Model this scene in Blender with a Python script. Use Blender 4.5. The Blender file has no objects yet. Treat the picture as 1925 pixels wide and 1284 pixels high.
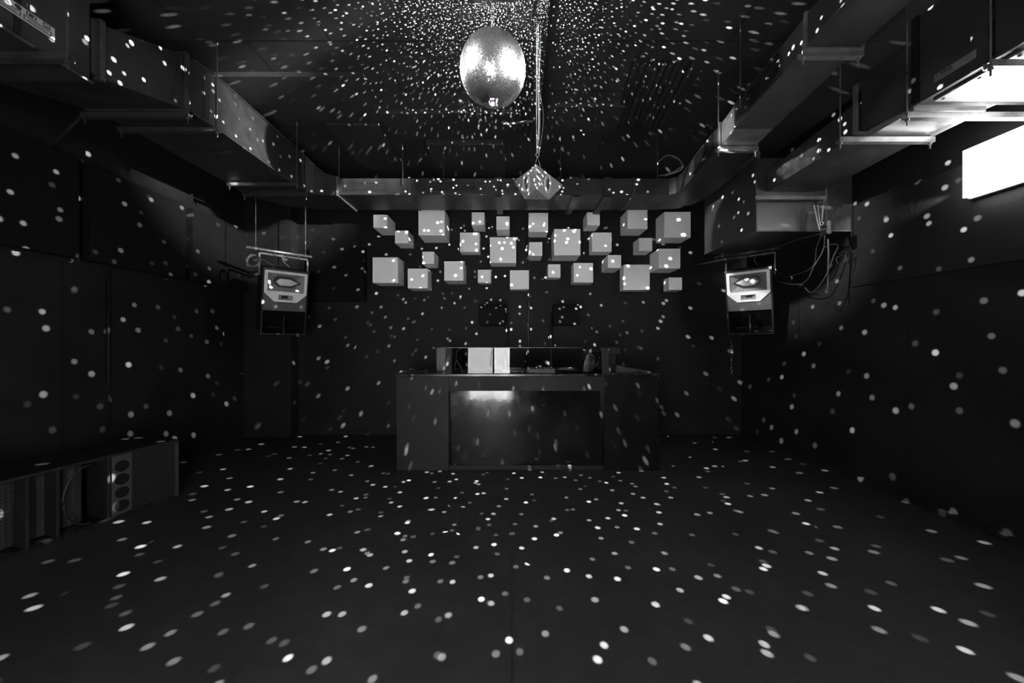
import bpy, bmesh, math, random
from mathutils import Vector, Matrix, Euler
random.seed(7)
PI = math.pi
S = bpy.context.scene
COL = S.collection
D = bpy.data

# ------------------------------------------------------------------ camera, view, world
F = 645.0; CX = 962.0; CY = 642.0; CAMH = 1.535
cam = D.cameras.new('camera'); cam.sensor_width = 36; cam.lens = F / 1925 * 36; cam.clip_start = .02
co = D.objects.new('camera', cam); COL.objects.link(co)
co.location = (0, 0, CAMH); co.rotation_euler = (PI / 2, 0, 0); S.camera = co
S.view_settings.view_transform = 'Standard'; S.view_settings.look = 'None'
S.view_settings.gamma = 1; S.view_settings.exposure = 0; S.view_settings.use_curve_mapping = False
S.cycles.use_denoising = True
S.cycles.sample_clamp_indirect = 4
S.cycles.max_bounces = 6
w = D.worlds.new('world'); S.world = w; w.use_nodes = True
w.node_tree.nodes['Background'].inputs[0].default_value = (0, 0, 0, 1)

BALL = Vector((-.145, 2.6, 3.59)); BR = .247
ROOM_L, ROOM_R, ROOM_B, ROOM_F, ROOM_H = -4.3, 3.8, 5.69, -.65, 4.25

def add_light(name, typ, loc, energy, target=None, **kw):
    l = D.lights.new(name, typ); l.energy = energy
    for k, v in kw.items(): setattr(l, k, v)
    o = D.objects.new(name, l); COL.objects.link(o); o.location = loc
    if target is not None:
        o.rotation_euler = (Vector(target) - Vector(loc)).to_track_quat('-Z', 'Y').to_euler()
    return o
# a pinspot each side of the ball; hidden rear pair added for rim highlights
PINS = [((2.5, .84, 3.40), 6000, 23), ((-2.5, 1.41, 4.10), 2800, 20), ((2.75, 3.3, 4.08), 7000, 8), ((-3.2, 3.3, 4.12), 6000, 7.5)]
for pl, pe, pa in PINS:
    add_light('pinspot_light', 'SPOT', pl, pe, BALL, spot_size=math.radians(pa), spot_blend=.7, shadow_soft_size=.03)
# the beams thrown back by the ball's mirror tiles: point lights just off the ball's surface whose
# output depends on direction (rows of narrow beams, as rows of tiles give)
def beam_light(name, direction, energy, K, rad, seed, rot, keep=.75, off=.012, thmax=4):
    d = Vector(direction).normalized()
    l = D.lights.new(name, 'POINT'); l.energy = energy; l.shadow_soft_size = 0
    l.use_nodes = True; nt = l.node_tree; N = nt.nodes; L = nt.links
    for n in list(N): N.remove(n)
    def m(op, a, b=None, c=None):
        n = N.new('ShaderNodeMath'); n.operation = op
        for i, v in enumerate((a, b, c)):
            if v is None: continue
            if isinstance(v, (int, float)): n.inputs[i].default_value = v
            else: L.new(v, n.inputs[i])
        return n.outputs[0]
    tc = N.new('ShaderNodeTexCoord')
    sx = N.new('ShaderNodeSeparateXYZ'); L.new(tc.outputs['Normal'], sx.inputs[0])
    th = m('ARCCOSINE', m('MINIMUM', m('MAXIMUM', sx.outputs[2], -.99999), .99999))
    ph = m('ARCTAN2', sx.outputs[1], sx.outputs[0])
    v = m('MULTIPLY', th, K); row = m('FLOOR', v); fv = m('SUBTRACT', m('SUBTRACT', v, row), .5)
    circ = m('SINE', m('DIVIDE', m('ADD', row, .5), K))
    n = m('MAXIMUM', m('ROUND', m('MULTIPLY', circ, 2 * PI * K)), 3)
    u = m('MULTIPLY', m('ADD', m('DIVIDE', ph, 2 * PI), .5), n); colm = m('FLOOR', u); fu = m('SUBTRACT', m('SUBTRACT', u, colm), .5)
    cb = N.new('ShaderNodeCombineXYZ'); L.new(row, cb.inputs[0]); L.new(colm, cb.inputs[1]); cb.inputs[2].default_value = seed
    wn = N.new('ShaderNodeTexWhiteNoise'); wn.noise_dimensions = '3D'; L.new(cb.outputs[0], wn.inputs['Vector'])
    sc = N.new('ShaderNodeSeparateColor'); L.new(wn.outputs['Color'], sc.inputs[0])
    dx = m('SUBTRACT', fu, m('MULTIPLY', m('SUBTRACT', sc.outputs[0], .5), .62))
    dy = m('SUBTRACT', fv, m('MULTIPLY', m('SUBTRACT', sc.outputs[1], .5), .62))
    dist = m('SQRT', m('ADD', m('MULTIPLY', dx, dx), m('MULTIPLY', dy, dy)))
    mr = N.new('ShaderNodeMapRange'); mr.interpolation_type = 'SMOOTHSTEP'
    L.new(dist, mr.inputs[0]); mr.inputs[1].default_value = rad * 1.35; mr.inputs[2].default_value = rad * .55
    mr.inputs[3].default_value = 0; mr.inputs[4].default_value = 1
    keepm = m('MULTIPLY', m('GREATER_THAN', sc.outputs[2], 1 - keep), m('LESS_THAN', th, thmax))
    br = m('ADD', m('POWER', wn.outputs['Value'], 2.6), .06)
    st = m('MULTIPLY', m('MULTIPLY', mr.outputs[0], keepm), br)
    em = N.new('ShaderNodeEmission'); L.new(st, em.inputs['Strength'])
    out = N.new('ShaderNodeOutputLight'); L.new(em.outputs[0], out.inputs[0])
    o = D.objects.new(name, l); COL.objects.link(o)
    o.location = BALL + d * (BR + off); o.rotation_euler = rot
    return o
BE = 20000
beam_light('beams_right', (1, 0, -.08), BE, 14, .075, 1.3, (.15, .1, .7), keep=.72, off=.05)
beam_light('beams_left', (-1, 0, -.08), BE * .8, 14, .075, 5.1, (-.12, .14, 2.0), keep=.72, off=.05)
beam_light('beams_down', (0, 0, -1), BE * 1.25, 12.5, .072, 3.7, (.2, -.1, 1.1), keep=.7, off=.005)
beam_light('beams_up_right', (.8, -.1, .6), BE * .22, 25, .135, 6.6, (.05, .08, .4), keep=.97, off=.03, thmax=1.36)
beam_light('beams_up_left', (-.8, -.1, .6), BE * .18, 25, .135, 9.2, (-.06, .05, 1.9), keep=.97, off=.03, thmax=1.36)

# ------------------------------------------------------------------ materials
MATS = {}
def mat(name, base=.05, rough=.6, metal=0, noise=0, nscale=4, bump=0, bscale=30, spec=.5, emit=0, coat=0, extra=None):
    if name in MATS: return MATS[name]
    m = D.materials.new(name); m.use_nodes = True; nt = m.node_tree; b = nt.nodes['Principled BSDF']
    g = base
    b.inputs['Base Color'].default_value = (g, g, g, 1); b.inputs['Roughness'].default_value = rough
    b.inputs['Metallic'].default_value = metal; b.inputs['Specular IOR Level'].default_value = spec
    b.inputs['Coat Weight'].default_value = coat
    tc = nt.nodes.new('ShaderNodeTexCoord')
    if noise:
        n = nt.nodes.new('ShaderNodeTexNoise'); n.inputs['Scale'].default_value = nscale; n.inputs['Detail'].default_value = 7
        n.inputs['Roughness'].default_value = .65
        r = nt.nodes.new('ShaderNodeMapRange'); r.inputs[1].default_value = .3; r.inputs[2].default_value = .7
        r.inputs[3].default_value = base * (1 - noise); r.inputs[4].default_value = base * (1 + noise)
        nt.links.new(tc.outputs['Object'], n.inputs['Vector']); nt.links.new(n.outputs[0], r.inputs[0])
        nt.links.new(r.outputs[0], b.inputs['Base Color'])
        r2 = nt.nodes.new('ShaderNodeMapRange'); r2.inputs[1].default_value = .3; r2.inputs[2].default_value = .7
        r2.inputs[3].default_value = max(.03, rough - .12); r2.inputs[4].default_value = min(1, rough + .12)
        nt.links.new(n.outputs[0], r2.inputs[0]); nt.links.new(r2.outputs[0], b.inputs['Roughness'])
    if bump:
        n2 = nt.nodes.new('ShaderNodeTexNoise'); n2.inputs['Scale'].default_value = bscale; n2.inputs['Detail'].default_value = 4
        bp = nt.nodes.new('ShaderNodeBump'); bp.inputs['Strength'].default_value = bump; bp.inputs['Distance'].default_value = .01
        nt.links.new(tc.outputs['Object'], n2.inputs['Vector']); nt.links.new(n2.outputs[0], bp.inputs['Height'])
        nt.links.new(bp.outputs[0], b.inputs['Normal'])
    if emit:
        b.inputs['Emission Color'].default_value = (1, 1, 1, 1); b.inputs['Emission Strength'].default_value = emit
    MATS[name] = m; return m

M_wall = mat('black_wall_paint', .010, .62, noise=.35, nscale=2.2, bump=.25, bscale=25, spec=.2)
M_ceil = mat('black_ceiling_board', .034, .6, noise=.3, nscale=1.6, bump=.1, bscale=12, spec=.3)
M_duct = mat('painted_sheet_metal', .022, .45, noise=.35, nscale=5, bump=.08, bscale=8, spec=.5)
M_galv = mat('galvanised_steel', .30, .38, metal=.75, noise=.4, nscale=7, bump=.05, bscale=9)
M_steel = mat('steel_strut', .09, .4, metal=.7, noise=.3, nscale=9)
M_dark = mat('dark_lacquer', .008, .28, noise=.3, nscale=5, bump=.05, bscale=40)
M_black = mat('black_plastic', .006, .4)
M_panel = mat('black_felt_panel', .005, .9, noise=.3, nscale=6, spec=.15)
M_booth = mat('booth_black_board', .010, .6, noise=.25, nscale=3.5, bump=.05, bscale=60, spec=.22)
M_gloss = mat('booth_gloss_board', .006, .09, noise=.3, nscale=2.5, bump=.12, bscale=3)
M_cube = mat('white_cube_paint', .85, .55, noise=.04, nscale=3)
M_label = mat('pale_label', .40, .5, noise=.08, nscale=12)
M_label2 = mat('grey_label', .16, .5, noise=.08, nscale=12)
M_ink = mat('label_ink', .02, .6)
M_cable = mat('black_cable', .02, .45)
M_cabg = mat('grey_cable', .12, .45)
M_white = mat('white_plastic', .6, .4)
M_horn = mat('grey_horn_paint', .24, .45, noise=.1, nscale=8)
M_frame = mat('pale_baffle', .6, .45, noise=.08, nscale=8)
M_mirror = mat('mirror_tile', .8, .25, metal=1)
M_core = mat('ball_core', .03, .5)
M_lamp = mat('lit_flood_panel', .8, .5, emit=26)
M_door = mat('lit_frosted_glass', .8, .5, emit=20.0)
M_dust = mat('plaster_dust', .22, .9)

def seams(name, src, sx, sy, depth=.6, mortar=.006, plane='XY'):
    """board material with straight dark joints"""
    m = src.copy(); m.name = name; nt = m.node_tree; b = nt.nodes['Principled BSDF']
    tc = nt.nodes.new('ShaderNodeTexCoord'); br = nt.nodes.new('ShaderNodeTexBrick')
    mp = nt.nodes.new('ShaderNodeMapping')
    if plane == 'YZ': mp.inputs['Rotation'].default_value = (0, 0, 0)
    sepx = nt.nodes.new('ShaderNodeSeparateXYZ'); cmb = nt.nodes.new('ShaderNodeCombineXYZ')
    nt.links.new(tc.outputs['Object'], sepx.inputs[0])
    idx = {'XY': (0, 1), 'YZ': (1, 2), 'XZ': (0, 2)}[plane]
    nt.links.new(sepx.outputs[idx[0]], cmb.inputs[0]); nt.links.new(sepx.outputs[idx[1]], cmb.inputs[1])
    br.inputs['Scale'].default_value = 1; br.inputs['Brick Width'].default_value = sx; br.inputs['Row Height'].default_value = sy
    br.inputs['Mortar Size'].default_value = mortar; br.inputs['Mortar Smooth'].default_value = .1
    br.offset = .37; br.inputs['Color1'].default_value = (1, 1, 1, 1); br.inputs['Color2'].default_value = (.72, .72, .72, 1)
    br.inputs['Mortar'].default_value = (.15, .15, .15, 1); br.inputs['Bias'].default_value = -.2
    nt.links.new(cmb.outputs[0], br.inputs['Vector'])
    old = b.inputs['Base Color'].links[0].from_socket
    mx = nt.nodes.new('ShaderNodeMix'); mx.data_type = 'RGBA'; mx.blend_type = 'MULTIPLY'; mx.inputs[0].default_value = 1
    nt.links.new(old, mx.inputs[6]); nt.links.new(br.outputs['Color'], mx.inputs[7]); nt.links.new(mx.outputs[2], b.inputs['Base Color'])
    return m
M_ceil_s = seams('ceiling_boards_with_joints', M_ceil, 1.2, .62)
M_wall_s = seams('wall_boards_with_joints', M_wall, 1.25, 2.4, mortar=.004, plane='XZ')
M_wall_y = seams('side_wall_boards', M_wall, 1.25, 2.3, mortar=.004, plane='YZ')
# floor: worn dark concrete
def floor_mat():
    m = D.materials.new('worn_dark_concrete'); m.use_nodes = True; nt = m.node_tree; b = nt.nodes['Principled BSDF']
    tc = nt.nodes.new('ShaderNodeTexCoord')
    def noise(s, d, r=.6):
        n = nt.nodes.new('ShaderNodeTexNoise'); n.inputs['Scale'].default_value = s; n.inputs['Detail'].default_value = d
        n.inputs['Roughness'].default_value = r; nt.links.new(tc.outputs['Object'], n.inputs['Vector']); return n.outputs[0]
    a = noise(1.3, 8); c = noise(9, 6, .7)
    vor = nt.nodes.new('ShaderNodeTexVoronoi'); vor.inputs['Scale'].default_value = 14; nt.links.new(tc.outputs['Object'], vor.inputs['Vector'])
    sp = nt.nodes.new('ShaderNodeMapRange'); nt.links.new(vor.outputs[0], sp.inputs[0]); sp.inputs[1].default_value = .06; sp.inputs[2].default_value = .16
    sp.inputs[3].default_value = .55; sp.inputs[4].default_value = 1
    r = nt.nodes.new('ShaderNodeMapRange'); nt.links.new(a, r.inputs[0]); r.inputs[1].default_value = .3; r.inputs[2].default_value = .7
    r.inputs[3].default_value = .014; r.inputs[4].default_value = .027
    r2 = nt.nodes.new('ShaderNodeMapRange'); nt.links.new(c, r2.inputs[0]); r2.inputs[1].default_value = .3; r2.inputs[2].default_value = .7
    r2.inputs[3].default_value = .7; r2.inputs[4].default_value = 1.25
    k = nt.nodes.new('ShaderNodeMath'); k.operation = 'MULTIPLY'; nt.links.new(r.outputs[0], k.inputs[0]); nt.links.new(r2.outputs[0], k.inputs[1])
    k2 = nt.nodes.new('ShaderNodeMath'); k2.operation = 'MULTIPLY'; nt.links.new(k.outputs[0], k2.inputs[0]); nt.links.new(sp.outputs[0], k2.inputs[1])
    sx = nt.nodes.new('ShaderNodeSeparateXYZ'); nt.links.new(tc.outputs['Object'], sx.inputs[0])
    j1 = nt.nodes.new('ShaderNodeMath'); j1.operation = 'PINGPONG'; nt.links.new(sx.outputs[0], j1.inputs[0]); j1.inputs[1].default_value = 2.0
    j2 = nt.nodes.new('ShaderNodeMapRange'); nt.links.new(j1.outputs[0], j2.inputs[0]); j2.inputs[1].default_value = .002; j2.inputs[2].default_value = .007; j2.inputs[3].default_value = .3; j2.inputs[4].default_value = 1
    k3 = nt.nodes.new('ShaderNodeMath'); k3.operation = 'MULTIPLY'; nt.links.new(k2.outputs[0], k3.inputs[0]); nt.links.new(j2.outputs[0], k3.inputs[1])
    nt.links.new(k3.outputs[0], b.inputs['Base Color'])
    b.inputs['Roughness'].default_value = .62; b.inputs['Specular IOR Level'].default_value = .3
    bp = nt.nodes.new('ShaderNodeBump'); bp.inputs['Strength'].default_value = .15; bp.inputs['Distance'].default_value = .01
    nt.links.new(c, bp.inputs['Height']); nt.links.new(bp.outputs[0], b.inputs['Normal'])
    return m
M_floor = floor_mat()
def mesh_grille_mat():
    """perforated steel sheet: a honeycomb of dark holes"""
    m = D.materials.new('perforated_grille'); m.use_nodes = True; nt = m.node_tree; b = nt.nodes['Principled BSDF']
    tc = nt.nodes.new('ShaderNodeTexCoord'); v = nt.nodes.new('ShaderNodeTexVoronoi'); v.inputs['Scale'].default_value = 38
    v.inputs['Randomness'].default_value = .25; nt.links.new(tc.outputs['Object'], v.inputs['Vector'])
    r = nt.nodes.new('ShaderNodeMapRange'); r.inputs[1].default_value = .42; r.inputs[2].default_value = .5; r.inputs[3].default_value = .002; r.inputs[4].default_value = .025
    nt.links.new(v.outputs[0], r.inputs[0]); nt.links.new(r.outputs[0], b.inputs['Base Color']); b.inputs['Roughness'].default_value = .45
    return m
M_perf = mesh_grille_mat()
def glass_mat():
    m = D.materials.new('acrylic_screen'); m.use_nodes = True; b = m.node_tree.nodes['Principled BSDF']
    b.inputs['Base Color'].default_value = (.95, .95, .95, 1); b.inputs['Transmission Weight'].default_value = 1
    b.inputs['Roughness'].default_value = 0; b.inputs['IOR'].default_value = 1.33
    return m
M_glass = glass_mat()

# ------------------------------------------------------------------ helpers
def P(x, y, d):
    return Vector(((x - CX) / F * d, d, CAMH - (y - CY) / F * d))
class MB:
    def __init__(s): s.bm = bmesh.new()
    def box(s, a, b, M=None):
        x0, y0, z0 = a; x1, y1, z1 = b
        vs = [s.bm.verts.new(Vector(p) if M is None else M @ Vector(p)) for p in
              [(x0, y0, z0), (x1, y0, z0), (x1, y1, z0), (x0, y1, z0), (x0, y0, z1), (x1, y0, z1), (x1, y1, z1), (x0, y1, z1)]]
        for f in [(0, 3, 2, 1), (4, 5, 6, 7), (0, 1, 5, 4), (1, 2, 6, 5), (2, 3, 7, 6), (3, 0, 4, 7)]:
            s.bm.faces.new([vs[i] for i in f])
        return s
    def loft(s, rings, cap=True, closed=True):
        R = [[s.bm.verts.new(p) for p in r] for r in rings]
        n = len(R[0])
        for a, b in zip(R, R[1:]):
            for i in range(n if closed else n - 1):
                s.bm.faces.new([a[i], a[(i + 1) % n], b[(i + 1) % n], b[i]])
        if cap and closed:
            s.bm.faces.new(R[0][::-1]); s.bm.faces.new(R[-1])
        return s
    def tube(s, pts, r=.01, n=8):
        pts = [Vector(p) for p in pts]; rings = []
        up = Vector((0, 0, 1))
        t0 = (pts[1] - pts[0]).normalized()
        if abs(t0.dot(up)) > .9: up = Vector((1, 0, 0))
        for i, p in enumerate(pts):
            t = (pts[min(i + 1, len(pts) - 1)] - pts[max(i - 1, 0)])
            if t.length < 1e-9: t = t0
            t.normalize()
            a = t.cross(up)
            if a.length < 1e-4: a = t.cross(Vector((.3, 1, .2)))
            a.normalize(); b = t.cross(a).normalized(); up = -b if False else up
            rr = r[i] if isinstance(r, (list, tuple)) else r
            rings.append([p + a * math.cos(2 * PI * k / n) * rr + b * math.sin(2 * PI * k / n) * rr for k in range(n)])
        return s.loft(rings)
    def cyl(s, a, b, r, n=16, r2=None):
        return s.tube([a, b], [r, r if r2 is None else r2], n)
    def poly(s, pts, th):
        """extrude polygon pts along vector th"""
        th = Vector(th)
        return s.loft([[Vector(p) for p in pts], [Vector(p) + th for p in pts]])
    def hull(s, pts):
        vs = [s.bm.verts.new(p) for p in pts]; bmesh.ops.convex_hull(s.bm, input=vs); return s
    def torus(s, c, R, r, ax=(0, 1, 0), n=24, m=8, sx=1, sy=1):
        ax = Vector(ax).normalized(); a = ax.orthogonal().normalized(); b = ax.cross(a)
        if abs(ax.y) > .9: a = Vector((1, 0, 0)); b = ax.cross(a)
        rings = []
        for i in range(n + 1):
            t = 2 * PI * i / n; e = a * math.cos(t) * sx + b * math.sin(t) * sy
            rings.append([Vector(c) + e * (R + r * math.cos(2 * PI * k / m)) + ax * r * math.sin(2 * PI * k / m) for k in range(m)])
        return s.loft(rings, cap=False)
    def build(s, name, m, parent=None, bevel=0, smooth=False, M=None, seg=2):
        bmesh.ops.recalc_face_normals(s.bm, faces=s.bm.faces)
        me = D.meshes.new(name)
        if M is not None: s.bm.transform(M)
        s.bm.to_mesh(me); s.bm.free()
        o = D.objects.new(name, me); COL.objects.link(o); me.materials.append(m)
        if smooth:
            for p in me.polygons: p.use_smooth = True
        if bevel:
            md = o.modifiers.new('bevel', 'BEVEL'); md.width = bevel; md.segments = seg; md.limit_method = 'ANGLE'
        if parent is not None:
            o.parent = parent; o.matrix_parent_inverse = Matrix.Translation(parent.location).inverted() if parent.rotation_euler == Euler((0, 0, 0)) else parent.matrix_basis.inverted()
        return o
def tag(o, label, cat, group=None, kind=None):
    if label: o['label'] = label
    if cat: o['category'] = cat
    if group: o['group'] = group
    if kind: o['kind'] = kind
    return o
def thing(name, label, cat, loc=(0, 0, 0), group=None):
    o = D.objects.new(name, None); COL.objects.link(o); o.location = loc; o.empty_display_size = .1
    return tag(o, label, cat, group)
def struct(o): o['kind'] = 'structure'; return o
def bez(pts, n=16):
    """smooth curve through pts (Catmull-Rom)"""
    pts = [Vector(p) for p in pts]; out = []
    q = [pts[0] * 2 - pts[1]] + pts + [pts[-1] * 2 - pts[-2]]
    for i in range(1, len(q) - 2):
        p0, p1, p2, p3 = q[i - 1:i + 3]
        for k in range(n):
            t = k / n
            out.append(.5 * ((2 * p1) + (p2 - p0) * t + (2 * p0 - 5 * p1 + 4 * p2 - p3) * t * t + (-p0 + 3 * p1 - 3 * p2 + p3) * t ** 3))
    out.append(pts[-1]); return out

# ------------------------------------------------------------------ room shell
T = .15
struct(MB().box((ROOM_L - T, ROOM_F - T, -T), (ROOM_R + T, ROOM_B + T, 0)).build('floor', M_floor))
struct(MB().box((ROOM_L - T, ROOM_F - T, ROOM_H), (ROOM_R + T, ROOM_B + T, ROOM_H + T)).build('ceiling', M_ceil_s))
struct(MB().box((ROOM_L - T, ROOM_B, 0), (ROOM_R + T, ROOM_B + T, ROOM_H)).build('wall_back', M_wall_s))
struct(MB().box((ROOM_L - T, ROOM_F, 0), (ROOM_L, ROOM_B, ROOM_H)).build('wall_left', M_wall_y))
struct(MB().box((ROOM_R, ROOM_F, 0), (ROOM_R + T, ROOM_B, ROOM_H)).build('wall_right', M_wall_y))
DX0, DX1, DH = -1.2, 0.0, 2.1
b = MB(); b.box((ROOM_L - T, ROOM_F - T, 0), (DX0, ROOM_F, ROOM_H)); b.box((DX1, ROOM_F - T, 0), (ROOM_R + T, ROOM_F, ROOM_H)); b.box((DX0, ROOM_F - T, DH), (DX1, ROOM_F, ROOM_H))
struct(b.build('wall_front', M_wall))
# the lit glazed door behind the camera that the booth's screen mirrors
b = MB()
for x0, x1 in ((DX0, DX0 + .06), (DX1 - .06, DX1)): b.box((x0, ROOM_F - .1, 0), (x1, ROOM_F + .02, DH))
b.box((DX0 + .06, ROOM_F - .1, DH - .06), (DX1 - .06, ROOM_F + .02, DH))
door = struct(b.build('door_1', M_steel))
M_door2 = mat('lit_frosted_glass_dim', .8, .5, emit=13.0)
for mm, st in ((M_door, 31), (M_door2, 19)):
    nt = mm.node_tree; n = nt.nodes.new('ShaderNodeTexNoise'); n.inputs['Scale'].default_value = 9; n.inputs['Detail'].default_value = 8; n.inputs['Roughness'].default_value = .75
    r_ = nt.nodes.new('ShaderNodeMapRange'); r_.inputs[1].default_value = .35; r_.inputs[2].default_value = .65; r_.inputs[3].default_value = st * (.45 if st > 20 else .8); r_.inputs[4].default_value = st * (1.5 if st > 20 else 1.2)
    nt.links.new(n.outputs[0], r_.inputs[0]); nt.links.new(r_.outputs[0], nt.nodes['Principled BSDF'].inputs['Emission Strength'])
MB().box((DX0 + .06, ROOM_F - .06, .02), (-.5, ROOM_F - .04, DH - .06)).build('frosted_pane', M_door2, door)
MB().box((-.46, ROOM_F - .06, .02), (DX1 - .06, ROOM_F - .04, DH - .06)).build('frosted_pane', M_door, door)
MB().box((-.50, ROOM_F - .06, .02), (-.46, ROOM_F - .02, DH - .06)).build('glazing_bar', M_steel, door)
MB().tube([(-.55, ROOM_F - .04, .9), (-.55, ROOM_F + .03, .9), (-.53, ROOM_F + .03, 1.3), (-.53, ROOM_F - .04, 1.3)], .012, 8).build('door_handle', M_black, door)
# boxed column in the back-left corner
struct(MB().box((ROOM_L, 5.5, 0), (-3.54, ROOM_B, ROOM_H)).build('pillar', M_wall))
# kerb strips along the walls
struct(MB().box((ROOM_L, 1.0, 0), (ROOM_L + .035, 5.5, .07)).build('baseboard_left', M_wall, bevel=.004))
struct(MB().box((-3.54, ROOM_B - .03, 0), (ROOM_R, ROOM_B, .06)).build('baseboard_back', M_wall, bevel=.004))
struct(MB().box((ROOM_R - .03, 1.0, 0), (ROOM_R, ROOM_B - .03, .06)).build('baseboard_right', M_wall, bevel=.004))
# steel ceiling beam
b = MB()
def beam(b, p0, p1, h, wd):
    a = Vector(p0); c = Vector(p1); s = Vector((wd / 2, 0, 0)); t = Vector((.006, 0, 0))
    z = Vector((0, 0, 1))
    for lo, hi, hw in ((0, .012, s), (h - .012, h, s), (.012, h - .012, t)):
        b.loft([[p - hw - z * hi, p + hw - z * hi, p + hw - z * lo, p - hw - z * lo] for p in (a, c)])
beam(b, (.15, ROOM_F + .02, ROOM_H), (.33, ROOM_B - .01, ROOM_H), .14, .09)
struct(b.build('ceiling_beam', M_duct))
# loose, slightly dropped ceiling boards
for i, (x0, y0, x1, y1, dz, lab) in enumerate([
        (-3.0, 3.45, -1.5, 4.15, .05, 'dropped black ceiling board above the left duct'),
        (-1.55, 4.0, .1, 4.5, .06, 'dropped black ceiling board directly behind the mirror ball'),
        (.5, 3.9, 1.3, 4.35, .05, 'dropped black ceiling board right of the ceiling beam'),
        (-2.3, 4.25, -1.65, 5.4, .04, 'narrow dropped ceiling board above the left end of the cross duct'),
        (-1.15, 4.6, -.1, 5.5, .08, 'deep ceiling board above the middle of the cross duct')]):
    o = MB().box((x0, y0, ROOM_H - dz), (x1, y1, ROOM_H - .001)).build('ceiling_board', M_ceil, bevel=.003)
    tag(o, lab, 'ceiling board', 'dropped ceiling boards')
# corrugated sheet on ceiling at right
b = MB(); n = 40
top = [Vector((1.15 + .62 * i / n, 3.3, ROOM_H - .02 - .012 * math.cos(i / n * 2 * PI * 9))) for i in range(n + 1)]
R0 = top + [p + Vector((0, 0, .012)) for p in reversed(top)]
b.loft([R0, [p + Vector((.1, 1.0, 0)) for p in R0]])
tag(b.build('corrugated_sheet', M_duct, smooth=False), 'corrugated metal sheet fixed to the ceiling right of the mirror ball', 'metal sheet')

# ------------------------------------------------------------------ wall panels
def wall_panel(name, a, c, label, group, mt=M_panel, edge=True):
    o = MB().box(a, c).build(name, mt, bevel=.006)
    return tag(o, label, 'acoustic panel', group)
LP = 'acoustic panels on the left wall'
wall_panel('acoustic_panel', (ROOM_L, 1.9, 2.34), (ROOM_L + .1, 3.33, 3.30), 'black acoustic panel on the left wall, nearest the camera', LP)
wall_panel('acoustic_panel', (ROOM_L, 3.42, 2.34), (ROOM_L + .1, 4.43, 3.30), 'black acoustic panel on the left wall, middle of the three', LP)
wall_panel('acoustic_panel', (ROOM_L, 4.52, 2.34), (ROOM_L + .1, 5.46, 3.30), 'black acoustic panel on the left wall beside the hanging loudspeaker', LP)
wall_panel('acoustic_panel', (-3.30, ROOM_B - .12, 2.2), (-2.40, ROOM_B, 3.06), 'black square acoustic panel on the back wall left of the white cubes', None)
wall_panel('wall_board', (ROOM_R - .03, 1.1, 2.14), (ROOM_R, 3.82, 3.02), 'wide dark board on the right wall under the flood light', None, mt=M_wall)
# silver tape edging seen on the panels' tops
# conduit on left wall and pipe on the back wall
o = MB().tube([(ROOM_L + .02, 3.64, .62), (ROOM_L + .02, 3.64, 2.3)], .012).build('conduit', M_wall, smooth=True)
tag(o, 'thin black conduit running down the left wall below the acoustic panels', 'conduit')
o = MB().tube([(.27, ROOM_B - .03, .05), (.27, ROOM_B - .03, 3.6)], .022, 12).build('wall_pipe', M_duct, smooth=True)
tag(o, 'black vertical pipe on the back wall behind the DJ booth', 'pipe')

# ------------------------------------------------------------------ ducts
def ring(x0, x1, z0, z1, y): return [Vector((x0, y, z0)), Vector((x1, y, z0)), Vector((x1, y, z1)), Vector((x0, y, z1))]
def flange(par, x0, x1, z0, z1, y, g=.018, t=.03, m=M_steel, name='flange'):
    b = MB()
    b.box((x0 - g, y - t / 2, z0 - g), (x1 + g, y + t / 2, z0 - .001)); b.box((x0 - g, y - t / 2, z1 + .001), (x1 + g, y + t / 2, z1 + g))
    b.box((x0 - g, y - t / 2, z0 - .001), (x0 - .001, y + t / 2, z1 + .001)); b.box((x1 + .001, y - t / 2, z0 - .001), (x1 + g, y + t / 2, z1 + .001))
    return b.build(name, m, par, bevel=.002)
def edge_strip(par, pts, r=.008, m=M_steel, name='edge_strip'):
    return MB().tube(pts, r, 6).build(name, m, par)
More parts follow.
